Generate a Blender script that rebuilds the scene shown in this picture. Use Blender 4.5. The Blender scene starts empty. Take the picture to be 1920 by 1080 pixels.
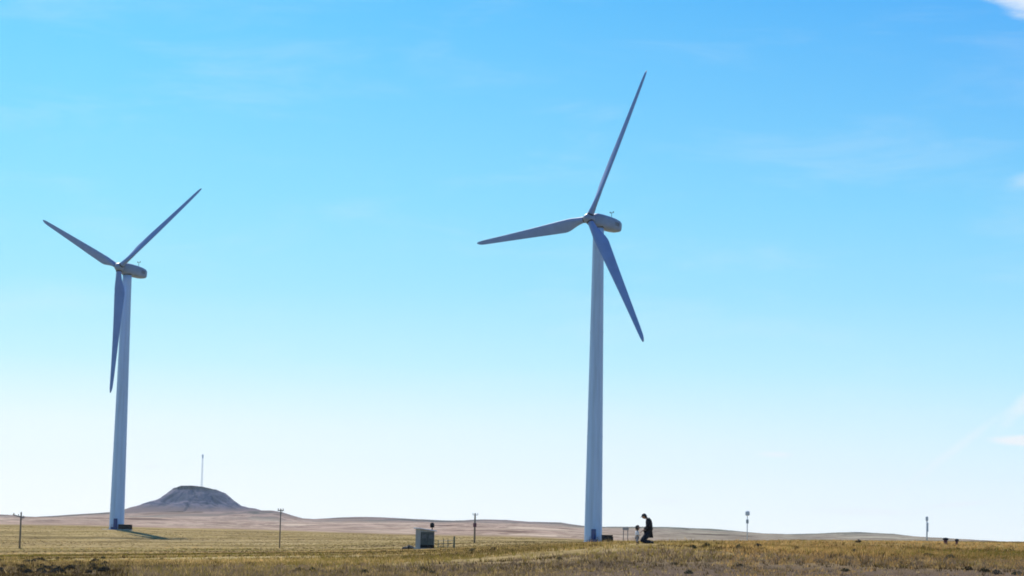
import bpy, bmesh, math, random
import numpy as np
from mathutils import Vector, Matrix, noise as mnoise

S = bpy.context.scene
COL = S.collection
R_ = math.radians

# ------------------------------------------------------------------ camera
F = 4000.0                       # focal length in pixels of a 1920 px wide frame
RHO = R_(1.25)
PITCH = math.atan(449 / F * math.cos(RHO))
CAMROT = Matrix.Rotation(math.pi / 2 + PITCH, 3, 'X') @ Matrix.Rotation(RHO, 3, 'Z')
cd = bpy.data.cameras.new('camera'); cam = bpy.data.objects.new('camera', cd); COL.objects.link(cam)
cd.sensor_width = 36.0; cd.lens = 36.0 * F / 1920.0
cd.clip_start = 0.5; cd.clip_end = 60000
cam.matrix_world = CAMROT.to_4x4()
S.camera = cam

# ------------------------------------------------------------------ sun, sky, exposure
SUN_AZ = -17.0                   # degrees, from the view direction, negative = left
SUN_EL = 37.0
S.view_settings.view_transform = 'Standard'
S.view_settings.look = 'None'
S.view_settings.exposure = 0.0
S.view_settings.gamma = 1.0
S.cycles.filter_width = 1.8
S.cycles.use_denoising = True
sd = Vector((math.sin(R_(SUN_AZ)) * math.cos(R_(SUN_EL)), math.cos(R_(SUN_AZ)) * math.cos(R_(SUN_EL)), math.sin(R_(SUN_EL))))
sl = bpy.data.lights.new('sun', 'SUN'); so = bpy.data.objects.new('sun', sl); COL.objects.link(so)
sl.energy = 5.0; sl.angle = R_(0.5); sl.color = (1.0, 0.95, 0.86)
so.rotation_euler = (-sd).to_track_quat('-Z', 'Y').to_euler()
so.location = (0, 0, 200)


class NT:
    """small helper to write node trees"""
    def __init__(s, tree): s.t = tree; s.n = tree.nodes; s.l = tree.links
    def new(s, typ, **kw):
        n = s.n.new(typ)
        for k, v in kw.items(): setattr(n, k, v)
        return n
    def put(s, sock, v):
        if isinstance(v, bpy.types.NodeSocket): s.l.new(v, sock)
        elif v is not None:
            if sock.type == 'RGBA' and hasattr(v, '__len__') and len(v) == 3: v = (*v, 1)
            sock.default_value = v
    def math(s, op, a, b=None, c=None, clamp=False):
        n = s.new('ShaderNodeMath', operation=op, use_clamp=clamp)
        for i, v in enumerate((a, b, c)):
            if v is not None: s.put(n.inputs[i], v)
        return n.outputs[0]
    def ramp(s, fac, stops, interp='LINEAR'):
        n = s.new('ShaderNodeValToRGB'); e = n.color_ramp; e.interpolation = interp
        while len(e.elements) < len(stops): e.elements.new(0.5)
        for el, (p, c) in zip(e.elements, stops):
            el.position = p; el.color = (*c, 1) if len(c) == 3 else c
        s.put(n.inputs[0], fac); return n.outputs[0]
    def mix(s, f, a, b, blend='MIX'):
        n = s.new('ShaderNodeMix', data_type='RGBA', blend_type=blend)
        s.put(n.inputs[0], f); s.put(n.inputs[6], a); s.put(n.inputs[7], b); return n.outputs[2]
    def noise(s, vec, scale, detail=4, rough=0.55, dist=0.0):
        n = s.new('ShaderNodeTexNoise'); s.put(n.inputs['Vector'], vec)
        n.inputs['Scale'].default_value = scale; n.inputs['Detail'].default_value = detail
        n.inputs['Roughness'].default_value = rough; n.inputs['Distortion'].default_value = dist
        return n.outputs['Fac']
    def map(s, v, a, b, c=0.0, d=1.0, smooth=True):
        n = s.new('ShaderNodeMapRange', interpolation_type='SMOOTHSTEP' if smooth else 'LINEAR')
        s.put(n.inputs[0], v)
        for i, q in enumerate((a, b, c, d)): n.inputs[1 + i].default_value = q
        return n.outputs[0]
    def scale(s, vec, xyz):
        n = s.new('ShaderNodeVectorMath', operation='MULTIPLY'); s.put(n.inputs[0], vec); n.inputs[1].default_value = xyz
        return n.outputs[0]


def lin(r, g, b):
    f = lambda c: (c / 255 / 12.92) if c / 255 <= 0.04045 else ((c / 255 + 0.055) / 1.055) ** 2.4
    return (f(r), f(g), f(b))


W = bpy.data.worlds.new('World'); S.world = W; W.use_nodes = True
t = NT(W.node_tree); t.n.clear()
out = t.new('ShaderNodeOutputWorld'); bg = t.new('ShaderNodeBackground'); t.l.new(bg.outputs[0], out.inputs[0])
bg.inputs[1].default_value = 0.1
tc = t.new('ShaderNodeTexCoord').outputs['Generated']
sep = t.new('ShaderNodeSeparateXYZ'); t.l.new(tc, sep.inputs[0])
X, Y, Z = sep.outputs
nish = t.new('ShaderNodeTexSky', sky_type='NISHITA', sun_disc=False)
nish.sun_elevation = R_(SUN_EL); nish.sun_rotation = R_(SUN_AZ); nish.air_density = 1.0; nish.dust_density = 0.6; nish.ozone_density = 2.0
zs = t.math('MULTIPLY', t.math('MAXIMUM', Z, 0.0), 1.0)
L = [(0.0, (1.08, 1.10, 1.10)), (0.020, (1.00, 1.06, 1.10)), (0.045, (0.86, 1.00, 1.07)), (0.075, (0.54, 0.91, 1.04)),
     (0.11, (0.35, 0.82, 1.03)), (0.15, (0.25, 0.76, 1.03)), (0.20, (0.165, 0.68, 1.03)), (0.25, (0.10, 0.60, 1.02)),
     (0.50, lin(58, 140, 225)), (1.0, lin(34, 92, 180))]
Rr = [(0.0, (1.0, 1.07, 1.09)), (0.020, (0.88, 1.02, 1.08)), (0.045, (0.67, 0.93, 1.04)), (0.075, (0.45, 0.84, 1.02)),
      (0.11, (0.29, 0.73, 1.01)), (0.15, (0.19, 0.64, 1.0)), (0.20, (0.115, 0.51, 0.98)), (0.25, (0.05, 0.40, 0.95)),
      (0.50, lin(48, 125, 215)), (1.0, lin(34, 92, 180))]
left = t.ramp(zs, L); right = t.ramp(zs, Rr)
skyc = t.mix(t.map(X, -0.2, 0.25, smooth=False), left, right)
# soft unevenness of thin high cloud
thin = t.noise(t.scale(tc, (3.0, 3.0, 14.0)), 3.0, 5, 0.6, 0.4)
skyc = t.mix(t.map(thin, 0.48, 0.82, 0, 0.16), skyc, lin(236, 247, 255))
# the sky away from the sun is a deeper blue
back = t.map(Y, -0.6, 0.75, 0.78, 1.0)
comb = t.new('ShaderNodeVectorMath', operation='SCALE'); t.put(comb.inputs[0], skyc); t.put(comb.inputs['Scale'], back)
skyc = comb.outputs[0]
# clouds: soft banks around given bearings (x/y, z/y), torn by noise
gx = t.math('DIVIDE', X, t.math('MAXIMUM', Y, 0.05)); gz = t.math('DIVIDE', Z, t.math('MAXIMUM', Y, 0.05))
cn = t.noise(t.scale(tc, (1, 1, 2.4)), 22.0, 7, 0.62, 0.3)
front = t.map(Y, 0.3, 0.6)


def bank(px, py, rx, ry, shear=0.0, lo=0.35, hi=0.9, amt=1.0, rag=0.9):
    d = CAMROT @ Vector(((px - 960) / F, -(py - 540) / F, -1))
    cx, cz = d.x / d.y, d.z / d.y
    dx = t.math('SUBTRACT', gx, cx); dz = t.math('SUBTRACT', gz, cz)
    dz = t.math('SUBTRACT', dz, t.math('MULTIPLY', dx, shear))
    e = t.math('ADD', t.math('POWER', t.math('DIVIDE', dx, rx / F), 2.0), t.math('POWER', t.math('DIVIDE', dz, ry / F), 2.0))
    m = t.math('SUBTRACT', 1.0, t.math('SQRT', e))
    m = t.math('ADD', m, t.math('MULTIPLY', t.math('SUBTRACT', cn, 0.5), rag * 2))
    return t.math('MULTIPLY', t.math('MULTIPLY', t.map(m, lo - 0.3, hi - 0.2), amt), front)


for args in ((1960, -8, 150, 66, -0.35, 0.25, 0.85, 0.8, 1.0), (1930, 826, 85, 12, 0.0, 0.2, 0.8, 0.95, 0.4), (1930, 750, 75, 30, 0.9, 0.25, 1.0, 0.5, 0.9),
             (1456, 852, 46, 9, 0.0, 0.3, 1.0, 0.5, 0.6), (1780, 850, 150, 16, 0.75, 0.3, 1.2, 0.30, 0.9), (1930, 335, 60, 22, 0.3, 0.3, 1.2, 0.3, 1.0),
             (1600, 960, 190, 10, 0.0, 0.3, 1.2, 0.5, 0.8), (285, 875, 26, 7, 0.0, 0.3, 1.0, 0.6, 0.5), (1250, 940, 60, 9, 0.0, 0.3, 1.1, 0.5, 0.8),
             (1810, 945, 120, 8, 0.1, 0.3, 1.1, 0.5, 0.8)):
    skyc = t.mix(bank(*args), skyc, lin(247, 251, 255))
n10 = t.new('ShaderNodeVectorMath', operation='SCALE'); t.put(n10.inputs[0], skyc); n10.inputs['Scale'].default_value = 10.0
skyc = t.mix(0.03, n10.outputs[0], nish.outputs[0])
t.l.new(skyc, bg.inputs[0])


# ------------------------------------------------------------------ helpers
def mat(name, color, rough=0.6, metal=0.0, vary=0.12, nscale=2.0, spec=0.5, streak=None, bump=0.0):
    m = bpy.data.materials.new(name); m.use_nodes = True
    t = NT(m.node_tree); b = m.node_tree.nodes['Principled BSDF']
    tc = t.new('ShaderNodeTexCoord').outputs['Object']
    v = t.scale(tc, streak) if streak else tc
    n = t.noise(v, nscale, 5, 0.6)
    lo = tuple(c * (1 - vary) for c in color); hi = tuple(min(1, c * (1 + vary)) for c in color)
    t.l.new(t.ramp(n, [(0.3, lo), (0.7, hi)]), b.inputs['Base Color'])
    b.inputs['Roughness'].default_value = rough; b.inputs['Metallic'].default_value = metal
    b.inputs['Specular IOR Level'].default_value = spec
    if bump:
        bp = t.new('ShaderNodeBump'); bp.inputs['Strength'].default_value = bump; t.l.new(n, bp.inputs['Height']); t.l.new(bp.outputs[0], b.inputs['Normal'])
    return m


M = {
    'paint': mat('turbine_paint', (0.41, 0.58, 0.80), 0.45, vary=0.16, nscale=1.4, streak=(1, 1, 0.05)),  # white tower; its backlit blue shade is put into the base colour
    'paint2': mat('blade_paint', (0.17, 0.28, 0.54), 0.6, vary=0.08, nscale=0.5),  # white blades too, with the dark blue of their shaded side coloured in
    'concrete': mat('concrete', (0.42, 0.40, 0.36), 0.9, nscale=3, bump=0.2),
    'bluesteel': mat('blue_steel', (0.03, 0.06, 0.20), 0.5),
    'black': mat('black_steel', (0.006, 0.006, 0.008), 0.9, spec=0.1),
    'darkgrey': mat('dark_grey_metal', (0.05, 0.05, 0.055), 0.6),
    'wood': mat('pole_wood', (0.22, 0.175, 0.12), 0.9, nscale=6, vary=0.3, streak=(1, 1, 0.1)),
    'greypole': mat('pole_concrete', (0.55, 0.62, 0.68), 0.85, nscale=4, vary=0.2),
    'palepole': mat('pole_galvanised', (0.30, 0.36, 0.40), 0.5, 0.3, nscale=4),
    'ceramic': mat('ceramic', (0.16, 0.09, 0.06), 0.3),
    'redbox': mat('red_box', (0.13, 0.03, 0.05), 0.6),
    'kioskw': mat('kiosk_wall', (0.40, 0.375, 0.35), 0.7, nscale=3),
    'kioskr': mat('kiosk_roof', (0.8, 0.77, 0.8), 0.6, nscale=3),
    'kioskd': mat('kiosk_door', (0.085, 0.085, 0.068), 0.6, nscale=4, vary=0.3),
    'board': mat('grey_board', (0.33, 0.31, 0.31)),
    'panel': mat('grey_panel', (0.17, 0.16, 0.17), 0.5),
    'fence': mat('fence_post', (0.16, 0.16, 0.09), 0.9, nscale=5, vary=0.3),
    'wire': mat('wire', (0.20, 0.19, 0.18), 0.6, 0.5),
    'skin': mat('skin', (0.42, 0.24, 0.16), 0.6, nscale=20, vary=0.06),
    'hair': mat('hair', (0.012, 0.010, 0.009), 0.5, nscale=60, vary=0.3),
    'cloth': mat('black_cloth', (0.010, 0.011, 0.016), 0.9, nscale=12, vary=0.3, bump=0.3),
    'cloth2': mat('navy_cloth', (0.014, 0.016, 0.028), 0.9, nscale=12, vary=0.3, bump=0.3),
    'white': mat('pale_cloth', (0.78, 0.78, 0.80), 0.9, nscale=12, vary=0.1, bump=0.3),
    'greycloth': mat('grey_cloth', (0.30, 0.30, 0.34), 0.9, nscale=12, vary=0.15),
    'shoe': mat('shoe', (0.03, 0.028, 0.03), 0.6),
    'mast': mat('mast_steel', (0.75, 0.85, 0.88), 0.5),
    'nac': mat('nacelle_paint', (0.20, 0.28, 0.41), 0.45, vary=0.12, nscale=0.8),  # white shell and hub, shade worked into a darker blue-grey base
    'stone': mat('stone', (0.10, 0.085, 0.07), 0.9, nscale=3, vary=0.35, bump=0.5),
}


def ray(px, py, D):
    """point on the line of sight through a photo pixel at depth D (metres)"""
    d = CAMROT @ Vector(((px - 960) / F, -(py - 540) / F, -1))
    return d * (D / d.y)


def tag(o, label=None, cat=None, group=None, kind=None):
    if label: o['label'] = label
    if cat: o['category'] = cat
    if group: o['group'] = group
    if kind: o['kind'] = kind
    return o


def thing(name, label, cat, loc=(0, 0, 0), rz=0.0, group=None):
    o = bpy.data.objects.new(name, None); COL.objects.link(o); o.empty_display_size = 0.2
    o.location = loc; o.rotation_euler = (0, 0, rz)
    return tag(o, label, cat, group)


def obj(name, bm, m, parent=None, smooth=False, loc=None):
    me = bpy.data.meshes.new(name); bm.normal_update(); bm.to_mesh(me); bm.free()
    for p in me.polygons: p.use_smooth = smooth
    o = bpy.data.objects.new(name, me); COL.objects.link(o)
    if m: me.materials.append(m)
    if parent: o.parent = parent
    if loc: o.location = loc
    return o


def box(bm, c, s, bevel=0.0, rot=None):
    g = bmesh.ops.create_cube(bm, size=1.0)['verts']
    for v in g: v.co = Vector((v.co.x * s[0], v.co.y * s[1], v.co.z * s[2]))
    if bevel:
        es = list({e for v in g for e in v.link_edges})
        g = bmesh.ops.bevel(bm, geom=es + g, offset=bevel, segments=2, affect='EDGES', profile=0.6)['verts']
    for v in g:
        if rot: v.co = rot @ v.co
        v.co += Vector(c)
    return bm


def tube(bm, pts, radii, n=10, cap=True):
    """swept round tube through pts"""
    rings = []
    for i, p in enumerate(pts):
        p = Vector(p)
        a = Vector(pts[max(i - 1, 0)]); b = Vector(pts[min(i + 1, len(pts) - 1)])
        d = (b - a).normalized(); u = d.cross(Vector((0, 1, 0)))
        if u.length < 0.1: u = d.cross(Vector((1, 0, 0)))
        u.normalize(); v = d.cross(u)
        r = radii[i] if hasattr(radii, '__len__') else radii
        rings.append([bm.verts.new(p + (u * math.cos(2 * math.pi * k / n) + v * math.sin(2 * math.pi * k / n)) * r) for k in range(n)])
    for a, b in zip(rings, rings[1:]):
        for k in range(n): bm.faces.new((a[k], a[(k + 1) % n], b[(k + 1) % n], b[k]))
    if cap: bm.faces.new(rings[0]); bm.faces.new(list(reversed(rings[-1])))
    bmesh.ops.recalc_face_normals(bm, faces=bm.faces[:])
    return bm


# ------------------------------------------------------------------ terrain
def yh(u): return 988.8 + 0.0218 * (u - 960)


RS = np.array([0, 25, 60, 75, 90, 120, 170, 240, 330, 430, 531, 700, 1000, 1500, 2200])
TAB = {   # photo column: where the ground lies at each distance, in photo rows
    -400: [1225, 1085, 1068, 1058, 1049, 1042, 1037, 1028, 1011, 990, 984, 980, 977, 973],
    0: [1225, 1085, 1068, 1058, 1049, 1042, 1037, 1028, 1011, 990, 982, 979, 976, 972],
    219: [1228, 1085, 1068, 1057, 1048, 1041, 1036, 1027, 1011, 991, 986, 983, 978, 971],
    360: [1230, 1085, 1068, 1056, 1047, 1040, 1035, 1026, 1013, 998, 991, 988, 982, 972],
    540: [1235, 1085, 1066, 1054, 1045, 1038, 1034, 1026, 1013, 1003, 995, 992, 986, 978],
    700: [1240, 1085, 1064, 1052, 1043, 1037, 1032, 1024, 1013, 1006, 999, 996, 989, 980],
    800: [1240, 1084, 1060, 1049, 1040, 1035, 1030, 1022, 1014, 1008, 1002, 998, 990, 981],
    890: [1240, 1083, 1056, 1044, 1036, 1031, 1027, 1020, 1016, 1010, 1004, 1000, 991, 980],
    1000: [1243, 1082, 1052, 1034, 1028, 1025, 1022, 1018, 1015, 1011, 1006, 1001, 992, 983],
    1112: [1245, 1081, 1046, 1024, 1021, 1019, 1019, 1018, 1016, 1014.5, 1012, 1007, 999, 992],
    1207: [1245, 1080, 1042, 1018, 1019, 1020, 1020, 1019, 1018, 1017, 1015, 1010, 1001, 992],
    1330: [1250, 1080, 1045, 1024, 1017, 1016, 1018, 1018, 1017, 1016, 1014, 1010, 1002, 996],
    1500: [1255, 1081, 1050, 1032, 1020, 1014.5, 1016, 1018, 1018, 1017, 1015, 1012, 1008, 1004],
    1700: [1260, 1083, 1056, 1038, 1024, 1016, 1015, 1018, 1019, 1018, 1016, 1013, 1009, 1005],
    1920: [1262, 1085, 1060, 1044, 1030, 1021, 1017.5, 1021, 1023, 1023, 1021, 1019, 1018, 1018],
    2400: [1265, 1090, 1065, 1050, 1036, 1028, 1024, 1026, 1027, 1027, 1027, 1026, 1026, 1025],
}
SKY = [(-400, 972), (-60, 964), (0, 965), (40, 967), (75, 971), (110, 969), (200, 963.5), (245, 960), (300, 957), (440, 956), (480, 956), (500, 957.5), (525, 957),
       (545, 961), (575, 971), (600, 972.5), (640, 970.5), (690, 969.5), (740, 971.5), (800, 975), (850, 977.5), (880, 976.5), (905, 974.5), (930, 974.5), (960, 975.5),
       (1000, 979), (1030, 979.5), (1060, 980.5), (1095, 986.5), (1130, 989.5), (1170, 988), (1250, 988.5), (1300, 991), (1350, 992), (1400, 997), (1440, 1001), (1480, 1002),
       (1540, 1000), (1580, 998), (1620, 998), (1680, 1001), (1720, 1006.5), (1760, 1012), (1800, 1015), (1850, 1017.5), (1920, 1020), (2400, 1030)]
cols = sorted(TAB)
US = np.arange(-400, 2401, 20.0)
G = np.zeros((len(RS) + 3, len(US)))
Rall = np.concatenate([RS, [3000, 4200, 9000]]).astype(float)
sky_y = np.interp(US, [a for a, b in SKY], [b for a, b in SKY])
for j, r in enumerate(Rall):
    if j == 0: G[j] = -1.62; continue
    if j < len(RS): yy = np.interp(US, cols, [TAB[c][j - 1] for c in cols])
    elif r == 3000: yy = sky_y
    elif r == 4200: yy = sky_y + 5
    else: yy = sky_y + 14
    if j < len(RS):
        k = np.array([1, 2, 3, 2, 1.]); k /= k.sum(); yy = np.convolve(np.pad(yy, 2, 'edge'), k, 'valid')
    G[j] = -(yy - yh(US)) / F * r
LR = np.log(Rall + 30)


def fbm(x, y, seed=0.0, oct=4):
    """cheap vectorised value noise, about -1..1"""
    tot = np.zeros_like(x); a = 1.0; s = 0
    for o in range(oct):
        xi = np.floor(x); yi = np.floor(y); fx = x - xi; fy = y - yi
        fx = fx * fx * (3 - 2 * fx); fy = fy * fy * (3 - 2 * fy)
        def h(i, j): 
            v = np.sin(i * 127.1 + j * 311.7 + seed * 17.3 + o * 3.1) * 43758.5453
            return v - np.floor(v)
        v = (h(xi, yi) * (1 - fx) + h(xi + 1, yi) * fx) * (1 - fy) + (h(xi, yi + 1) * (1 - fx) + h(xi + 1, yi + 1) * fx) * fy
        tot += a * (2 * v - 1); s += a; a *= 0.5; x = x * 2.03 + 5.2; y = y * 2.03 + 1.7
    return tot / s


def height(x, y):
    x = np.atleast_1d(np.asarray(x, float)); y = np.atleast_1d(np.asarray(y, float))
    r = np.hypot(x, y)
    az = np.arctan2(x, y)
    u = 960 + F * np.tan(np.clip(az, -0.33, 0.345))
    fu = np.clip((u - US[0]) / 20.0, 0, len(US) - 1.001); iu = fu.astype(int); fu = fu - iu
    lr = np.log(r + 30); jr = np.clip(np.searchsorted(LR, lr) - 1, 0, len(LR) - 2)
    fr = np.clip((lr - LR[jr]) / (LR[jr + 1] - LR[jr]), 0, 1)
    g = lambda a, b: G[a, b]
    # Catmull-Rom along distance (limited), linear across
    def colv(c):
        p0 = g(np.maximum(jr - 1, 0), c); p1 = g(jr, c); p2 = g(jr + 1, c); p3 = g(np.minimum(jr + 2, len(LR) - 1), c)
        m1 = (p2 - p0) * 0.33; m2 = (p3 - p1) * 0.33
        big = r > 1400; m1 = np.where(big, 0, m1); m2 = np.where(big, 0, m2)
        q = fr; q2 = q * q; q3 = q2 * q
        return (2 * q3 - 3 * q2 + 1) * p1 + (q3 - 2 * q2 + q) * m1 + (-2 * q3 + 3 * q2) * p2 + (q3 - q2) * m2
    z = colv(iu) * (1 - fu) + colv(np.minimum(iu + 1, len(US) - 1)) * fu
    z = z + fbm(x / 14, y / 14, 1) * 0.05 + fbm(x / 2.2, y / 2.2, 2, 3) * 0.04 * np.clip(90 / np.maximum(r, 1), 0, 1) ** 2
    z = z + fbm(x / 45, y / 70, 6, 4) * 0.38 * np.clip((r - 160) / 300, 0, 1)
    far = np.clip((r - 600) / 800, 0, 1)
    z = z + far * fbm(x / 130, y / 260, 3, 5) * 1.7
    return z


def gz(x, y): return float(height(x, y)[0])


def on_ground(px, D, py=1000):
    p = ray(px, py, D); return Vector((p.x, p.y, gz(p.x, p.y)))


# ground sheet: a fan of quads, fine inside the view, coarse behind
az = np.concatenate([np.arange(-180, -24, 4.0), np.arange(-24, -15.5, 0.5), np.arange(-15.5, 15.5, 0.055), np.arange(15.5, 24, 0.5), np.arange(24, 180, 4.0)])
rr = [0.0]
r = 2.0
while r < 9000:
    rr.append(r)
    r += 1.5 if r < 45 else (0.45 if r < 130 else max(0.9, r * 0.0075)) if r < 900 else r * 0.011 if r < 3600 else r * 0.08
rr = np.array(rr[1:] + [9000.0, 16000.0])
A, RR = np.meshgrid(np.radians(az), rr)
gx_, gy_ = RR * np.sin(A), RR * np.cos(A)
gzv = height(gx_.ravel(), gy_.ravel()).reshape(gx_.shape)
gzv[-1] -= 60
na, nr = len(az), len(rr)
verts = np.stack([gx_.ravel(), gy_.ravel(), gzv.ravel()], 1)
verts = np.vstack([verts, [[0, 0, -1.62]]])
ii, jj = np.meshgrid(np.arange(nr - 1), np.arange(na), indexing='ij')
a = (ii * na + jj).ravel(); b = (ii * na + (jj + 1) % na).ravel(); c = ((ii + 1) * na + (jj + 1) % na).ravel(); d = ((ii + 1) * na + jj).ravel()
quads = np.stack([a, b, c, d], 1)[:, ::-1]
me = bpy.data.meshes.new('ground')
nt = na
tri = np.stack([np.full(na, nr * na), (np.arange(na) + 1) % na, np.arange(na)], 1)


def mesh_from_arrays(name, v, faces_list):
    me = bpy.data.meshes.new(name)
    me.vertices.add(len(v)); me.vertices.foreach_set('co', np.asarray(v, np.float32).ravel())
    li = np.concatenate([f.ravel() for f in faces_list]); me.loops.add(len(li)); me.loops.foreach_set('vertex_index', li.astype(np.int32))
    cnt = np.concatenate([np.full(len(f), f.shape[1]) for f in faces_list]); me.polygons.add(len(cnt))
    st = np.concatenate([[0], np.cumsum(cnt)[:-1]])
    me.polygons.foreach_set('loop_start', st.astype(np.int32)); me.polygons.foreach_set('loop_total', cnt.astype(np.int32))
    me.update(calc_edges=True); me.validate()
    return me


me = mesh_from_arrays('ground', verts, [quads, tri])
me.polygons.foreach_set('use_smooth', np.ones(len(me.polygons), bool))
ground = bpy.data.objects.new('ground', me); COL.objects.link(ground); tag(ground, kind='structure')

gm = bpy.data.materials.new('steppe_ground'); gm.use_nodes = True
t = NT(gm.node_tree); b = gm.node_tree.nodes['Principled BSDF']
tcn = t.new('ShaderNodeTexCoord').outputs['Object']
sp = t.new('ShaderNodeSeparateXYZ'); t.l.new(tcn, sp.inputs[0]); X, Y, Z = sp.outputs
straw, olive, green, brown, purp = (0.58, 0.41, 0.18), (0.28, 0.20, 0.075), (0.24, 0.19, 0.05), (0.15, 0.098, 0.045), (0.17, 0.12, 0.085)
big = t.noise(t.scale(tcn, (1, 1, 0)), 0.022, 4, 0.6, 0.5)
mid = t.noise(t.scale(tcn, (1, 1, 0)), 0.09, 5, 0.65, 0.3)
fine = t.noise(t.scale(tcn, (1, 1, 0)), 1.1, 5, 0.7)
c1 = t.ramp(mid, [(0.36, brown), (0.44, olive), (0.50, straw), (0.56, olive), (0.62, straw)])
c2 = t.ramp(big, [(0.35, green), (0.5, straw), (0.65, (0.30, 0.21, 0.10))])
near = t.mix(0.35, c1, c2)
drift = t.noise(t.scale(tcn, (0.35, 1, 0)), 0.045, 5, 0.6, 0.4)
near = t.mix(t.map(drift, 0.50, 0.62, 0.0, 0.6), near, (0.17, 0.125, 0.055))
near = t.mix(t.map(drift, 0.46, 0.36, 0.0, 0.5), near, (0.55, 0.41, 0.20))
near = t.mix(t.map(fine, 0.35, 0.7, 0.0, 0.6), near, (0.10, 0.075, 0.035), 'MULTIPLY') if False else t.mix(t.map(fine, 0.56, 0.72, 0.0, 0.55), near, brown)
# bare purplish soil low in the foreground, orange dry grass to the right
right_ = t.map(t.math('DIVIDE', X, t.math('MAXIMUM', Y, 5.0)), 0.08, 0.2)
near = t.mix(t.math('MULTIPLY', right_, 0.45), near, (0.40, 0.26, 0.09))
fg = t.math('MULTIPLY', t.map(Y, 60, 86, 1, 0), t.map(mid, 0.25, 0.45))
near = t.mix(t.math('MULTIPLY', fg, 0.97), near, purp)
# far plain: pinkish pale steppe, then grey-brown slopes
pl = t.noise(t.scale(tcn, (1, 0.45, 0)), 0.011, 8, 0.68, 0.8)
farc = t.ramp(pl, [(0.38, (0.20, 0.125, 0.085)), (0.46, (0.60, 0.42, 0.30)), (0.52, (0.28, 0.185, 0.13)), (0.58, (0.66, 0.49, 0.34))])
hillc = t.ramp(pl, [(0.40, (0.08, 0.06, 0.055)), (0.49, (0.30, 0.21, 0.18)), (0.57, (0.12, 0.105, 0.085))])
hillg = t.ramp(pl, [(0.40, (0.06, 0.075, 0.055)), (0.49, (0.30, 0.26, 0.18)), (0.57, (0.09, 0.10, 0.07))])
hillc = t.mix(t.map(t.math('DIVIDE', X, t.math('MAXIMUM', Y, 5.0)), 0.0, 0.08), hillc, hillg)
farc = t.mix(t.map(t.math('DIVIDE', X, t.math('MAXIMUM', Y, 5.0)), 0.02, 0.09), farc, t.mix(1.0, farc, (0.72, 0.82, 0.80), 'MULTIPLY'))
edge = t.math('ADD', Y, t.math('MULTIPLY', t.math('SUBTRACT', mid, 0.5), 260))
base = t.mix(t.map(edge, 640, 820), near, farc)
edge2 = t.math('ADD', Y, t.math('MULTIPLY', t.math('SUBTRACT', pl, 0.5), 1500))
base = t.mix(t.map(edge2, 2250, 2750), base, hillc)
scar = t.math('MULTIPLY', t.map(t.math('DIVIDE', X, t.math('MAXIMUM', Y, 5.0)), -0.165, -0.205), t.map(t.math('ADD', Y, t.math('MULTIPLY', t.math('SUBTRACT', mid, 0.5), 30)), 84, 70))
base = t.mix(t.math('MULTIPLY', scar, t.map(fine, 0.42, 0.56)), base, (0.035, 0.025, 0.018))
t.l.new(base, b.inputs['Base Color']); b.inputs['Roughness'].default_value = 0.95; b.inputs['Specular IOR Level'].default_value = 0.0
bp = t.new('ShaderNodeBump'); bp.inputs['Strength'].default_value = 0.6; bp.inputs['Distance'].default_value = 0.15
t.l.new(fine, bp.inputs['Height']); t.l.new(bp.outputs[0], b.inputs['Normal'])
ground.data.materials.append(gm)

# ------------------------------------------------------------------ butte on the left
prof = [(-158, 0), (-135, 3.5), (-112, 8), (-94, 12), (-80, 15), (-68, 21), (-55, 31), (-43, 40), (-34, 44.5), (-22, 45.5), (0, 45), (10, 44), (24, 41.5), (36, 38), (50, 32), (62, 25), (72, 18), (82, 12), (96, 8.5), (116, 4.5), (150, 0)]
BD = 2750.0
bc = ray(368, 957, BD)
bm = bmesh.new()
nx, ny = 240, 150
pxm = BD / F
gv = []
for j in range(ny + 1):
    q = j / ny * 2 - 1
    for i in range(nx + 1):
        u = -160 + 320 * i / nx
        y = q * 150 * pxm
        # radial falloff that keeps the outline
        k = math.sqrt(max(0.0, 1 - min(1, abs(q)) ** 2))
        uu = u / max(k, 0.02)
        s = abs(q) * 140
        rad = math.hypot(u, s)
        pv = math.copysign(rad, u) if rad > 0 else 0
        h = np.interp(pv, [p[0] for p in prof], [p[1] for p in prof]) * pxm
        x = u * pxm
        ang = math.atan2(s * math.copysign(1, q), u)
        gul = mnoise.fractal(Vector((math.cos(ang) * 2.1, math.sin(ang) * 2.1, rad * 0.016)), 0.8, 2.3, 5)
        slope = min(1, max(0, (rad - 30) / 25)) * min(1, max(0, (125 - rad) / 40))
        h += gul * 3.2 * slope + mnoise.fractal(Vector((x * 0.06, y * 0.06, 3)), 0.8, 2.0, 4) * 0.55 * min(1, h / 10)
        if rad < 52: h += max(0, 1 - abs(rad - 42) / 14) * 2.4 * mnoise.noise(Vector((x * 0.11, y * 0.11, 0)))
        wx, wy = bc.x + x, bc.y + y
        gv.append((wx, wy, h))
hh = height([v[0] for v in gv], [v[1] for v in gv])
zb = ray(368, 957, BD).z
bv = [bm.verts.new((x, y, g - 2.5 + (zb - g + 2.5) * min(1, h / 7) + h)) for (x, y, h), g in zip(gv, hh)]
for j in range(ny):
    for i in range(nx):
        k = j * (nx + 1) + i
        bm.faces.new((bv[k], bv[k + 1], bv[k + nx + 2], bv[k + nx + 1]))
hm = bpy.data.materials.new('butte_rock'); hm.use_nodes = True
t = NT(hm.node_tree); b = hm.node_tree.nodes['Principled BSDF']
geo = t.new('ShaderNodeNewGeometry'); tcn = t.new('ShaderNodeTexCoord').outputs['Object']
sp = t.new('ShaderNodeSeparateXYZ'); t.l.new(tcn, sp.inputs[0])
n1 = t.noise(tcn, 0.035, 6, 0.65, 0.8); n2 = t.noise(tcn, 0.15, 5, 0.7)
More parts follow.
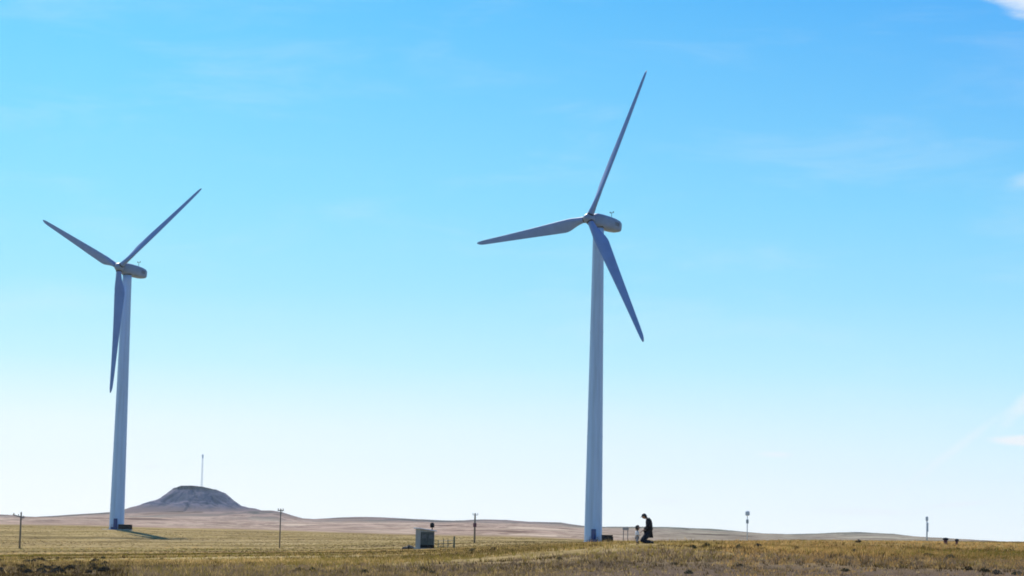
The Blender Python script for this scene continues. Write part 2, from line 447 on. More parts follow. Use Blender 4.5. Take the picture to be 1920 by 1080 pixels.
cc = t.ramp(n1, [(0.36, (0.028, 0.050, 0.095)), (0.48, (0.11, 0.115, 0.165)), (0.56, (0.24, 0.20, 0.235)), (0.66, (0.05, 0.068, 0.115))])
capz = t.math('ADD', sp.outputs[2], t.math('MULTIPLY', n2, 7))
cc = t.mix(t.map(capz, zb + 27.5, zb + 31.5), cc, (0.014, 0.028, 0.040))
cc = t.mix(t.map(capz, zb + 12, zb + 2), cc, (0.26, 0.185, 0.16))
t.l.new(cc, b.inputs['Base Color']); b.inputs['Roughness'].default_value = 0.95; b.inputs['Specular IOR Level'].default_value = 0.0
hill = obj('hill', bm, hm, smooth=True); tag(hill, kind='structure')

# ------------------------------------------------------------------ grass tufts (uncountable)
rng = np.random.default_rng(7)


PX = ray(1206, 1017, 91.0).x


def make_grass():
    P = []
    def scatter(n, r0, r1, aspan, pw):
        u = rng.random(n); r = (r0 ** pw + u * (r1 ** pw - r0 ** pw)) ** (1 / pw)
        a = np.radians(rng.uniform(-aspan, aspan, n)); return np.stack([r * np.sin(a), r * np.cos(a)], 1)
    P.append(scatter(118000, 50, 110, 26, 1.5)); P.append(scatter(88000, 100, 260, 25, 1.4)); P.append(scatter(62000, 240, 620, 24, 1.3))
    P = np.vstack(P)
    r = np.hypot(P[:, 0], P[:, 1])
    dens = np.where(r < 180, fbm(P[:, 0] / 14, P[:, 1] / 11, 11, 4), fbm(P[:, 0] / 60, P[:, 1] / 22, 11, 4) + 0.15) + 0.5 * fbm(P[:, 0] / 2.5, P[:, 1] / 2.5, 12, 2) * (P[:, 1] < 160)
    keep = dens + rng.normal(0, 0.35, len(P)) > -0.12
    P = P[keep]; r = r[keep]; n = len(P)
    z = height(P[:, 0], P[:, 1])
    K = 6
    near_p = np.exp(-((P[:, 0] - PX) / 1.1) ** 2) * ((r > 84) & (r < 93))
    hgt = (1 - 0.8 * near_p) * np.where((r < 80) & (P[:, 0] / P[:, 1] < -0.185), 0.6, 1.0) * (0.07 + 0.10 * rng.random(n) ** 2) * (1 + 0.35 * fbm(P[:, 0] / 20, P[:, 1] / 20, 4, 2)) * (1 - np.clip(r - 200, 0, 300) / 600)
    wid = 0.013 * (1 + np.clip(r - 60, 0, 500) / 90)
    hgt = hgt * np.where((rng.random(n) < 0.07) & (near_p < 0.1) & (r < 140), 1.9, 1.0)
    ang = rng.uniform(0, 2 * np.pi, (n, K)); spread = (0.05 + 0.10 * rng.random((n, K))) * (1 + np.clip(r - 100, 0, 300) / 250)[:, None]
    bx = P[:, 0, None] + np.cos(ang) * spread * 0.6; by = P[:, 1, None] + np.sin(ang) * spread * 0.6
    h = hgt[:, None] * rng.uniform(0.6, 1.2, (n, K))
    tx = bx + np.cos(ang) * h * rng.uniform(0.2, 0.8, (n, K)); ty = by + np.sin(ang) * h * rng.uniform(0.2, 0.8, (n, K))
    pa = rng.uniform(0, np.pi, (n, K)); wx = np.cos(pa) * wid[:, None]; wy = np.sin(pa) * wid[:, None] * 0.6
    zb_ = z[:, None] - 0.03
    V = np.empty((n, K, 3, 3), np.float32)
    V[:, :, 0] = np.stack([bx - wx, by - wy, zb_ + 0 * bx], -1); V[:, :, 1] = np.stack([bx + wx, by + wy, zb_ + 0 * bx], -1)
    V[:, :, 2] = np.stack([tx, ty, z[:, None] + h], -1)
    nf = n * K
    me = mesh_from_arrays('grass', V.reshape(-1, 3), [np.arange(nf * 3).reshape(-1, 3)])
    # each tuft has its own colour: straw, olive, green or withered brown, in drifts
    x, y = P[:, 0], P[:, 1]
    fr_ = r > 170; d1 = np.where(fr_, 1.25 * fbm(x / 50, y / 24, 21, 4), fbm(x / 30, y / 30, 21, 4)) + rng.normal(0, 0.25, n); d2 = np.where(fr_, fbm(x / 30, y / 16, 22, 3) * 1.2, fbm(x / 12, y / 12, 22, 3)) + rng.normal(0, 0.32, n)
    az_ = x / y
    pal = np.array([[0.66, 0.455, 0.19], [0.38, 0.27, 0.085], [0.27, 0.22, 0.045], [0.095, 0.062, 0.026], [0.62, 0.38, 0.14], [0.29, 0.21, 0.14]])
    idx = np.where(d1 > np.where(r > 170, 0.04, 0.17), 0, np.where(d1 > -0.15, 1, 2)); idx = np.where(d2 > 0.30, 3, idx)
    idx = np.where((az_ > 0.10) & (d1 > -0.2) & (rng.random(n) < 0.55), 4, idx)
    idx = np.where((r < 82) & (rng.random(n) < 0.45), 5, idx)
    churn = (r < 80) & (az_ < -0.185 + 0.02 * fbm(x / 3, y / 3, 31, 2)); idx = np.where(churn & (rng.random(n) < 0.7), 3, idx)
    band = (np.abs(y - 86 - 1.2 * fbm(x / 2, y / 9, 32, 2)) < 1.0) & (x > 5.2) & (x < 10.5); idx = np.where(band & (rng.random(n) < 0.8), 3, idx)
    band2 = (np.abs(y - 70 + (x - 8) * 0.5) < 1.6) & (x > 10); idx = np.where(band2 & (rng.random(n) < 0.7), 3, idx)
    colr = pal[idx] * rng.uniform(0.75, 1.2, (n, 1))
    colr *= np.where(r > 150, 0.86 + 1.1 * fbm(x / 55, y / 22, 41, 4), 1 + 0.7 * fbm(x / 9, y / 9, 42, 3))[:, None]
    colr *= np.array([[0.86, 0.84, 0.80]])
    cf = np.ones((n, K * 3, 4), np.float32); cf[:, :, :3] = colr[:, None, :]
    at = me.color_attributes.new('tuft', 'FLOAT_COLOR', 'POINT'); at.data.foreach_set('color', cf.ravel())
    m = bpy.data.materials.new('dry_grass'); m.use_nodes = True; t = NT(m.node_tree); m.node_tree.nodes.clear()
    o_ = t.new('ShaderNodeOutputMaterial'); ca = t.new('ShaderNodeVertexColor', layer_name='tuft')
    df = t.new('ShaderNodeBsdfDiffuse'); tr = t.new('ShaderNodeBsdfTranslucent'); mx = t.new('ShaderNodeMixShader'); mx.inputs[0].default_value = 0.4
    t.l.new(ca.outputs[0], df.inputs[0]); t.l.new(ca.outputs[0], tr.inputs[0]); t.l.new(df.outputs[0], mx.inputs[1]); t.l.new(tr.outputs[0], mx.inputs[2]); t.l.new(mx.outputs[0], o_.inputs[0])
    me.materials.append(m)
    o = bpy.data.objects.new('grass', me); COL.objects.link(o)
    tag(o, 'dry yellow and olive steppe grass growing all over the plain', 'grass', kind='stuff')


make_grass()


# ------------------------------------------------------------------ low shrubs and stones in the grass
def shrub_mesh(seed, m):
    rg = random.Random(seed); bm = bmesh.new()
    for k in range(230):
        a = rg.uniform(0, 6.283); q = rg.random() ** 0.5; e = rg.random()
        p = Vector((math.cos(a) * q * 0.34, math.sin(a) * q * 0.28, 0.02 + 0.24 * (1 - q * q) * e + 0.05 * rg.random()))
        s = rg.uniform(0.018, 0.045)
        u = Vector((rg.gauss(0, 1), rg.gauss(0, 1), rg.gauss(0, 1))).normalized(); v = u.orthogonal().normalized()
        vs = [bm.verts.new(p + u * s * 1.6), bm.verts.new(p + v * s * 0.6), bm.verts.new(p - u * s * 1.6), bm.verts.new(p - v * s * 0.6)]
        bm.faces.new(vs)
    for k in range(10):
        a = rg.uniform(0, 6.283); tube(bm, [(0, 0, -0.05), (math.cos(a) * 0.1, math.sin(a) * 0.1, 0.1), (math.cos(a) * 0.22, math.sin(a) * 0.2, 0.2)], [0.012, 0.009, 0.004], 4)
    me = bpy.data.meshes.new('low_shrub'); bm.to_mesh(me); bm.free(); me.materials.append(m); return me


dm = mat('shrub_leaf', (0.045, 0.036, 0.020), 0.9, nscale=9, vary=0.5)
dm2 = mat('shrub_leaf_olive', (0.085, 0.075, 0.028), 0.9, nscale=9, vary=0.5)
SM = [shrub_mesh(i, dm if i < 3 else dm2) for i in range(5)]
rs = random.Random(3)


def depth_of(px, py):
    """walk along a sight line until it meets the ground"""
    D = 52.0
    while D < 600:
        p = ray(px, py, D)
        if p.z <= gz(p.x, p.y): return D
        D += 0.5
    return 600


def shrub(px, py, s, k, group, label):
    D = depth_of(px, py); p = on_ground(px, D)
    o = bpy.data.objects.new('low_shrub', SM[k]); COL.objects.link(o)
    o.location = p; o.scale = (s, s, s * rs.uniform(0.8, 1.1)); o.rotation_euler = (0, 0, rs.uniform(0, 6.28))
    tag(o, label, 'shrub', group)


LA = 'low almost black shrub in the dense dark cluster at the bottom left corner'
for k in range(58):
    px = rs.uniform(-6, 200); py = 1046 + 32 * rs.random() ** 0.8 + (px > 120) * rs.uniform(2, 12)
    if 78 > py - 1000: shrub(px, py, rs.uniform(0.38, 0.78), rs.choice((0, 1, 2)), 'dark shrubs at the bottom left', LA)
LB = 'small olive brown shrub standing alone among the pale grass'
for px, py, s in ((195, 1048, .8), (306, 1051, .7), (393, 1052, .6), (245, 1066, .6), (565, 1072, .8), (588, 1071, .6), (640, 1078, .6), (686, 1076, .6), (795, 1072, .7), (812, 1076, .5), (886, 1034, 1.1), (926, 1033, 1.2),
                  (835, 1034, 1.2), (1217, 1044, .5), (1385, 1063, .7), (1292, 1076, .5), (1541, 1048, .7), (1610, 1018, 1.5), (1602, 1036, 1.0), (1740, 1044, .9), (1781, 1049, .9), (1585, 1072, .6), (1815, 1070, .7),
                  (1846, 1074, .7), (1868, 1078, .7), (1907, 1079, .7), (1265, 1060, .5), (1326, 1026, .8), (1345, 1022, 1.0), (1385, 1030, 1.0), (1422, 1028, .9), (1494, 1032, .8), (1300, 1029, .7), (1050, 1050, .5), (1130, 1058, .5)):
    shrub(px, py, s * (0.8 if s < 1 else 0.62), rs.choice((0, 3, 4)), 'scattered low shrubs', LB)


# ------------------------------------------------------------------ wind turbines
def turbine(label, base, hubz, yaw, L, phase):
    root = thing('wind_turbine', label, 'wind turbine', base, 0, 'two white wind turbines')
    bx, by, bz = base
    a = Vector((-math.sin(yaw), -math.cos(yaw), 0)); side = Vector((math.cos(yaw), -math.sin(yaw), 0))
    tilt = R_(5); n = a * math.cos(tilt) + Vector((0, 0, math.sin(tilt))); n.normalize()
    v = n.cross(side); v = v if v.z > 0 else -v
    H = hubz - bz
    # concrete foot
    bm = bmesh.new(); tube(bm, [(0, 0, -1.5), (0, 0, 0.12), (0, 0, 0.16)], [3.6, 3.6, 3.5], 48); obj('foundation', bm, M['concrete'], root)
    # tower: tapered steel tube in flanged sections
    bm = bmesh.new(); pts = []; rad = []
    r0, r1 = 1.82, 1.12; HT = H - 1.55
    for i in range(41):
        f = i / 40; z = 0.16 + (HT - 0.16) * f; r = r0 + (r1 - r0) * f
        pts.append((0, 0, z)); rad.append(r)
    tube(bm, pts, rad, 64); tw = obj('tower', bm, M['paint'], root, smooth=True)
    for f in (0.0, 0.33, 0.66):
        bm = bmesh.new(); z = 0.17 + HT * f; r = r0 + (r1 - r0) * f + 0.035
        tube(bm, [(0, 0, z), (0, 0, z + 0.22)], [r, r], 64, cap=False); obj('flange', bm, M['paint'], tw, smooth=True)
    # door and stair facing the camera side
    bm = bmesh.new(); box(bm, (0, -r0 - 0.02, 1.75), (0.95, 0.16, 2.1), 0.06); dr = obj('door', bm, M['bluesteel'], tw)
    bm = bmesh.new(); box(bm, (0.32, -r0 - 0.14, 1.7), (0.06, 0.06, 0.25), 0.01); obj('door_handle', bm, M['darkgrey'], dr)
    bm = bmesh.new(); box(bm, (0, -r0 - 0.75, 0.66), (1.7, 1.3, 0.08))
    for k in range(4): box(bm, (-1.1 - 0.28 * k, -r0 - 0.75, 0.52 - 0.15 * k), (0.27, 1.0, 0.05))
    for sx in (-0.78, 0.78):
        for sy in (-0.2, -1.3): box(bm, (sx, -r0 + sy, 0.38), (0.08, 0.08, 0.54))
    box(bm, (0, -r0 - 1.38, 0.40), (1.7, 0.04, 0.5))
    st = obj('entrance_stair', bm, M['bluesteel'], root)
    bm = bmesh.new()
    for sx in (-0.8, 0, 0.8): tube(bm, [(sx, -r0 - 1.32, 0.7), (sx, -r0 - 1.32, 1.2)], 0.03, 6)
    tube(bm, [(-0.8, -r0 - 1.32, 1.2), (0.8, -r0 - 1.32, 1.2)], 0.03, 6); obj('railing', bm, M['bluesteel'], st)
    # nacelle: lofted along its axis, seen from below and behind
    hubc = Vector((0, 0, H)) + a * 2.9
    bm = bmesh.new(); rings = []
    sec = [(1.15, 0.95, 0.95, 0.0), (0.9, 1.12, 1.1, 0.0), (0.2, 1.38, 1.4, 0.05), (-1.2, 1.46, 1.46, 0.05), (-3.2, 1.48, 1.48, 0.02), (-5.0, 1.42, 1.40, 0.0), (-6.2, 1.32, 1.24, -0.04), (-6.75, 1.12, 1.02, -0.08), (-6.95, 0.8, 0.72, -0.1)]
    back = Vector((0, 0, H + 0.1))
    for s_, hw, hh_, dz in sec:
        ring = []
        for k in range(28):
            th = 2 * math.pi * k / 28; ct, st_ = math.cos(th), math.sin(th); e = 0.55
            px_ = math.copysign(abs(ct) ** e, ct) * hw; pz_ = math.copysign(abs(st_) ** e, st_) * hh_
            ring.append(bm.verts.new(hubc - n * 2.0 + n * s_ + side * px_ + v * (pz_ + dz)))
        rings.append(ring)
    for p, q in zip(rings, rings[1:]):
        for k in range(28): bm.faces.new((p[k], p[(k + 1) % 28], q[(k + 1) % 28], q[k]))
    bm.faces.new(rings[0]); bm.faces.new(list(reversed(rings[-1]))); bmesh.ops.recalc_face_normals(bm, faces=bm.faces[:])
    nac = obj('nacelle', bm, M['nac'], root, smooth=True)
    for s_ in (-1, 1):
        bm = bmesh.new(); cc_ = hubc - n * 7.0 + side * s_ * 1.40 + v * 0.1
        rt = Matrix((side, n, v)).transposed()
        for k in range(5): box(bm, cc_ + v * (0.16 * k - 0.3), (0.10, 1.3, 0.06), 0, rt)
        obj('vent', bm, M['darkgrey'], nac)
    # yaw ring under the nacelle
    bm = bmesh.new(); tube(bm, [(0, 0, HT - 0.1), (0, 0, HT + 0.55)], [1.22, 1.22], 40); obj('yaw_ring', bm, M['darkgrey'], root, smooth=True)
    # weather mast on the roof
    pm = hubc - n * 6.6 + v * 1.45
    bm = bmesh.new(); tube(bm, [pm, pm + v * 1.25], 0.05, 8); tube(bm, [pm + v * 1.1 - side * 0.45, pm + v * 1.1 + side * 0.45], 0.04, 8)
    for s_ in (-0.45, 0.45):
        bmesh.ops.create_uvsphere(bm, u_segments=10, v_segments=6, radius=0.14, matrix=Matrix.Translation(pm + v * 1.25 + side * s_))
    obj('wind_sensor', bm, M['darkgrey'], nac)
    # rotor hub
    bm = bmesh.new()
    tube(bm, [hubc - n * 0.95, hubc - n * 0.6, hubc, hubc + n * 0.5, hubc + n * 0.95, hubc + n * 1.25, hubc + n * 1.36], [0.95, 1.12, 1.15, 1.0, 0.72, 0.36, 0.08], 32)
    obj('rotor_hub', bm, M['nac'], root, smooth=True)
    # blades
    for kb in range(3):
        ph = phase + kb * 2 * math.pi / 3
        sp_ = math.sin(ph) * side + math.cos(ph) * v
        te = -math.cos(ph) * side + math.sin(ph) * v          # trailing side: counter-clockwise in the picture
        bm = bmesh.new(); rings = []; N = 44
        for i in range(N + 1):
            f = i / N; s_ = 0.7 + (L - 0.7) * f
            rt = s_ / L
            ch = np.interp(rt, [0, 0.05, 0.10, 0.17, 0.22, 0.35, 0.5, 0.7, 0.9, 0.97, 1.0], [1.3, 1.3, 1.65, 2.5, 2.7, 2.35, 1.95, 1.48, 1.05, 0.85, 0.3])
            th_ = np.interp(rt, [0, 0.05, 0.12, 0.22, 0.4, 0.7, 1.0], [1.0, 1.0, 0.62, 0.34, 0.26, 0.2, 0.16]) * ch
            tw_ = R_(np.interp(rt, [0, 0.1, 0.22, 0.4, 0.7, 1.0], [19, 19, 16, 10, 6, 4]) + 8)
            off = np.interp(rt, [0, 0.06, 0.2, 1.0], [0.5, 0.5, 0.32, 0.33])       # pitch axis position from the leading edge
            cdir = te * math.cos(tw_) - n * math.sin(tw_); tdir = te * math.sin(tw_) + n * math.cos(tw_)
            ctr = hubc + sp_ * s_ + n * (0.8 * rt * rt)
            ring = []; K = 20
            for k in range(K):
                a_ = 2 * math.pi * k / K
                xx = 0.5 - 0.5 * math.cos(a_)                                    # 0 lead .. 1 trail
                round_ = math.sin(a_) * 0.5
                foil = math.copysign(1, math.sin(a_)) * 2.6 * (0.2969 * math.sqrt(max(xx, 0)) - 0.126 * xx - 0.3516 * xx ** 2 + 0.2843 * xx ** 3 - 0.1036 * xx ** 4) * 1.0 if k % (K // 2) else 0
                mixf = float(np.interp(rt, [0.04, 0.18], [0, 1]))
                yy_ = round_ * (1 - mixf) + foil * mixf
                ring.append(bm.verts.new(ctr + cdir * ((xx - off) * ch) + tdir * (yy_ * th_)))
            rings.append(ring)
        for p, q in zip(rings, rings[1:]):
            for k in range(20): bm.faces.new((p[k], p[(k + 1) % 20], q[(k + 1) % 20], q[k]))
        bm.faces.new(rings[0]); bm.faces.new(list(reversed(rings[-1]))); bmesh.ops.recalc_face_normals(bm, faces=bm.faces[:])
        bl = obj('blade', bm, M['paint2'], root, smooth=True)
        bm = bmesh.new(); tube(bm, [hubc + sp_ * 0.6, hubc + sp_ * 1.15], [0.74, 0.74], 24); obj('blade_collar', bm, M['darkgrey'], bl, smooth=True)
    return root


gr = gz(17.53, 435); gl = gz(-96.4, 531)
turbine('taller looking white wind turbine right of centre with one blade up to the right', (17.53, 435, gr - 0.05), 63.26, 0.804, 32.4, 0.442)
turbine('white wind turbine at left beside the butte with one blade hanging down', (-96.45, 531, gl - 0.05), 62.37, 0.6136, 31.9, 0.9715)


def transformer(label, p, w, h, rz):
    r = thing('transformer_box', label, 'transformer box', p, rz, 'transformer boxes at the turbine feet')
    bm = bmesh.new(); box(bm, (0, 0, 0.06), (w + 0.25, 1.9, 0.3)); obj('plinth', bm, M['concrete'], r)
    bm = bmesh.new(); box(bm, (0, 0, 0.21 + (h - 0.3) / 2), (w, 1.6, h - 0.3), 0.04); bd = obj('cabinet', bm, M['black'], r)
    bm = bmesh.new(); box(bm, (0, 0, h - 0.02), (w + 0.12, 1.75, 0.13), 0.03); obj('roof', bm, M['black'], r)
    for s in (-1, 1):
        bm = bmesh.new(); box(bm, (s * w * 0.24, -0.815, 0.2 + (h - 0.3) / 2), (w * 0.44, 0.05, (h - 0.3) * 0.86), 0.01); dd = obj('door', bm, M['black'], r)
        bm = bmesh.new(); box(bm, (s * w * 0.06, -0.86, h * 0.5), (0.05, 0.05, 0.22)); obj('door_handle', bm, M['darkgrey'], dd)
    bm = bmesh.new()
    for k in range(7): box(bm, (w / 2 + 0.06, -0.55 + 0.18 * k, h * 0.5), (0.13, 0.03, h * 0.55))
    obj('cooling_fins', bm, M['black'], r)
    return r


p = on_ground(1138.5, 431); transformer('black steel box beside the foot of the taller right hand turbine', p, 2.2, 1.55, R_(-4))
p = on_ground(234, 526); transformer('black steel box beside the foot of the left hand turbine', p, 3.1, 1.35, R_(-3))


# ------------------------------------------------------------------ poles
def pole(px, ptop, D, label, m, r0, kind):
    g = on_ground(px, D); H = ray(px, ptop, D).z - g.z
    r = thing('utility_pole', label, 'utility pole', g, 0, 'poles in a line across the plain')
    bm = bmesh.new(); r0 *= 0.8; tube(bm, [(0, 0, -0.6), (0, 0, H * 0.5), (0, 0, H)], [r0, r0 * 0.85, r0 * 0.7], 14); obj('shaft', bm, m, r, smooth=True)
    if kind in ('cross', 'cross2'):
        ty = 0.42 if kind == 'cross' else 0.3
        w = 2.1 if kind == 'cross' else 1.0
        z = H - (0.65 if kind == 'cross' else 0.25)
        rot = Matrix.Rotation(R_(14 if kind == 'cross' else 0), 3, 'Y') @ Matrix.Rotation(R_(-20), 3, 'Z')
        bm = bmesh.new(); box(bm, (-0.35 if kind == 'cross' else 0, -r0, z), (w, 0.13, 0.14), 0, rot); ca = obj('crossarm', bm, M['darkgrey'], r)
        for k in (-1, 0, 1):
            q = rot @ Vector((k * w * 0.42, 0, 0)) + Vector((-0.35 if kind == 'cross' else 0, -r0, z))
            bm = bmesh.new(); tube(bm, [q, q + Vector((0, 0, 0.12)), q + Vector((0, 0, 0.16)), q + Vector((0, 0, 0.3))], [0.03, 0.03, 0.09, 0.06], 10); obj('insulator', bm, M['ceramic'], ca)
        bm = bmesh.new(); tube(bm, [(0, -r0, z - 0.6), (w * 0.3, -r0, z - 0.02)], 0.03, 6); obj('brace', bm, M['darkgrey'], r)
    if kind == 'box':
        bm = bmesh.new(); box(bm, (0, -r0 - 0.02, H * 0.60), (0.62, 0.45, 0.75), 0.04); obj('switch_box', bm, M['redbox'], r)
        bm = bmesh.new(); box(bm, (0.05, -r0, H - 0.35), (0.95, 0.1, 0.1)); ca = obj('crossarm', bm, M['palepole'], r)
        for k in (-0.4, 0.05, 0.5):
            bm = bmesh.new(); tube(bm, [(k, -r0, H - 0.3), (k, -r0, H - 0.2), (k, -r0, H)], [0.03, 0.08, 0.05], 10); obj('insulator', bm, M['palepole'], ca)
    if kind == 'head':
        bm = bmesh.new(); tube(bm, [(0.03, 0, H - 0.95), (0.03, 0, H - 0.85), (0.03, 0, H - 0.15), (0.03, 0, H)], [0.2, 0.44, 0.44, 0.18], 20); obj('lantern_head', bm, M['greypole'], r, smooth=False)
        bm = bmesh.new(); box(bm, (0, -r0, H - 2.1), (0.5, 0.2, 0.8), 0.04); obj('sign_plate', bm, M['palepole'], r)
    if kind == 'slim':
        bm = bmesh.new(); tube(bm, [(0, 0, H - 0.8), (0, 0, H - 0.7), (0, 0, H + 0.1), (0, 0, H + 0.2)], [0.12, 0.30, 0.30, 0.12], 16); obj('transformer_can', bm, M['greypole'], r)
        bm = bmesh.new(); box(bm, (0.1, -0.2, H - 2.2), (0.38, 0.14, 2.0), 0.03); obj('conduit', bm, M['greypole'], r)
    return r


pole(38, 960, 330, 'brown wooden pole with a tilted crossarm at the left edge', M['wood'], 0.20, 'cross')
pole(525, 954, 330, 'thin brownish pole with a small crossarm right of the butte', M['wood'], 0.14, 'cross2')
pole(890, 962, 400, 'thick dark pole carrying a dark red box right of the kiosk', M['wood'], 0.24, 'box')
pole(1401, 958, 430, 'slender grey pole with a round head between the person and the right edge', M['greypole'], 0.13, 'head')
pole(1738, 970, 480, 'grey pole farthest right with a can at its top', M['greypole'], 0.24, 'slim')

# ------------------------------------------------------------------ mast on the butte
dg = bpy.context.evaluated_depsgraph_get()
mp = ray(378, 852, BD); mb = ray(378, 914, BD)
root = thing('radio_mast', 'tall pale lattice mast standing on top of the butte', 'mast', (mb.x, bc.y, mb.z - 1.5))
MH = mp.z - mb.z + 1.5
bm = bmesh.new(); w0 = 1.25
leg = [Vector((math.cos(a), math.sin(a), 0)) for a in (R_(90), R_(210), R_(330))]
for l in leg: tube(bm, [l * w0, l * w0 * 0.7 + Vector((0, 0, MH))], 0.13, 6)
for k in range(16):
    z0, z1 = MH * k / 16, MH * (k + 1) / 16; s0, s1 = w0 * (1 - 0.3 * k / 16), w0 * (1 - 0.3 * (k + 1) / 16)
    for q in range(3):
        A_, B_ = leg[q], leg[(q + 1) % 3]
        tube(bm, [A_ * s0 + Vector((0, 0, z0)), B_ * s1 + Vector((0, 0, z1))], 0.08, 5)
        tube(bm, [A_ * s0 + Vector((0, 0, z0)), B_ * s0 + Vector((0, 0, z0))], 0.07, 5)
obj('lattice', bm, M['mast'], root)
bm = bmesh.new(); tube(bm, [(0, 0, MH - 5), (0, 0, MH - 4.6), (0, 0, MH - 0.4), (0, 0, MH)], [0.6, 1.0, 1.0, 0.6], 16); obj('antenna_drum', bm, M['mast'], root)
bm = bmesh.new(); box(bm, (0, 0, -0.4), (5, 5, 2.4), 0.1); obj('base_block', bm, M['concrete'], root)

# ------------------------------------------------------------------ kiosk with fence
KD = 240.0
kp = on_ground(797, KD); pm_ = KD / F
root = thing('equipment_kiosk', 'small box kiosk with dark front, pale side and pale sloping roof', 'kiosk', kp, R_(24))
h = ray(797, 990, KD).z - kp.z
w, dpt = 1.72, 1.35
bm = bmesh.new(); box(bm, (0, 0, 0.0), (w + 0.3, dpt + 0.3, 0.3)); obj('plinth', bm, M['concrete'], root)
bm = bmesh.new()
zl, zr = h - 0.12, h - 0.34
vs = [(-w / 2, -dpt / 2, .15), (w / 2, -dpt / 2, .15), (w / 2, dpt / 2, .15), (-w / 2, dpt / 2, .15), (-w / 2, -dpt / 2, zl), (w / 2, -dpt / 2, zr), (w / 2, dpt / 2, zr), (-w / 2, dpt / 2, zl)]
V = [bm.verts.new(q) for q in vs]
for f in ((0, 3, 2, 1), (4, 5, 6, 7), (0, 1, 5, 4), (1, 2, 6, 5), (2, 3, 7, 6), (3, 0, 4, 7)): bm.faces.new([V[i] for i in f])
wl = obj('wall', bm, M['kioskw'], root)
for s in (-1, 1):
    bm = bmesh.new(); box(bm, (s * 0.4, -dpt / 2 - 0.03, 0.17 + (zr - 0.27) / 2), (0.76, 0.06, zr - 0.27), 0.01); d_ = obj('door', bm, M['kioskd'], root)
    bm = bmesh.new()
    for k in range(6): box(bm, (s * 0.4, -dpt / 2 - 0.075, 1.25 + 0.07 * k), (0.5, 0.03, 0.045))
    obj('vent', bm, M['panel'], d_)
    bm = bmesh.new(); box(bm, (s * 0.08, -dpt / 2 - 0.09, 1.05), (0.04, 0.06, 0.2)); obj('door_handle', bm, M['wire'], d_)
for yy in (-0.35, 0.1, 0.5):
    bm = bmesh.new(); box(bm, (-w / 2 - 0.012, yy, 0.17 + (zl - 0.2) / 2), (0.02, 0.05, zl - 0.25)); obj('panel_seam', bm, M['panel'], wl)
bm = bmesh.new(); box(bm, (0, -dpt / 2 - 0.10, 0.30), (w * 0.96, 0.06, 0.42), 0.01); obj('base_panel', bm, M['black'], root)
ang = math.atan2(zl - zr, w)
bm = bmesh.new(); box(bm, (0, 0, (zl + zr) / 2 + 0.06), (w + 0.42, dpt + 0.45, 0.11), 0.02, None)
for v_ in bm.verts: v_.co.z += -v_.co.x * math.tan(ang)
rf = obj('roof', bm, M['kioskr'], root)
bm = bmesh.new(); x_ = w / 2 + 0.02
tube(bm, [(x_, 0.1, zr - 0.3), (x_, 0.1, zr + 0.4), (x_, 0.1, zr + 0.42), (x_, 0.1, zr + 0.85), (x_, 0.1, zr + 0.95)], [0.06, 0.06, 0.24, 0.24, 0.10], 14); obj('chimney', bm, M['black'], root)

g0 = on_ground(822, 243); g1 = on_ground(852, 237)
root = thing('wire_fence', 'short fence of weathered posts and wire beside the kiosk', 'fence', g0)
for k, f in enumerate((0, 0.33, 0.62, 1.0)):
    q = g0.lerp(g1, f) - g0; q.z = gz(g0.x + q.x, g0.y + q.y) - g0.z
    H = (1.0, 1.1, 1.0, 1.35)[k]; r_ = (0.05, 0.05, 0.06, 0.11)[k]
    bm = bmesh.new(); tube(bm, [(q.x, q.y, q.z - 0.4), (q.x, q.y, q.z + H)], [r_, r_ * 0.85], 8); obj('post', bm, M['fence'], root)
for hz_ in (0.3, 0.6, 0.9):
    bm = bmesh.new(); e = g1 - g0; tube(bm, [(0, -0.07, hz_), (e.x / 2, e.y / 2 - 0.07, gz(g0.x + e.x / 2, g0.y + e.y / 2) - g0.z + hz_ - 0.03), (e.x, e.y - 0.12, e.z + hz_)], 0.022, 5); obj('wire', bm, M['wire'], root)


def rubble(px, D, s, label):
    rg = random.Random(px); bm = bmesh.new()
    for k in range(16):
        c = Vector((rg.gauss(0, 0.5) * s, rg.gauss(0, 0.3) * s, 0)); q = rg.uniform(0.12, 0.3) * s; c.z = max(0, 0.35 * s - c.length * 0.35)
        mt = Matrix.Translation(c) @ Matrix.Diagonal((q * rg.uniform(.8, 1.3), q * rg.uniform(.8, 1.3), q * 0.8, 1))
        gg = bmesh.ops.create_icosphere(bm, subdivisions=2, radius=1, matrix=mt)['verts']
        for v in gg: v.co += (v.co - c) * 0.35 * mnoise.noise(v.co * 4)
    o = obj('rubble_heap', bm, M['stone'], None); o.location = on_ground(px, D); tag(o, label, 'rubble', None)


rubble(768, 246, 0.9, 'low heap of brownish stones left of the kiosk')

# ------------------------------------------------------------------ sign board
SD = 300.0
g = on_ground(1173, SD); H = ray(1173, 988, SD).z - g.z
root = thing('sign_board', 'small grey board on two posts between black box and kneeling person', 'sign', g)
for s in (-1, 1):
    bm = bmesh.new(); tube(bm, [(s * 0.3, 0, -0.4), (s * 0.3, 0, H - 0.1)], 0.055, 8); obj('post', bm, M['wire'], root)
bm = bmesh.new(); box(bm, (0, -0.07, H - 0.25), (0.85, 0.06, 0.40), 0.015); obj('board', bm, M['board'], root)

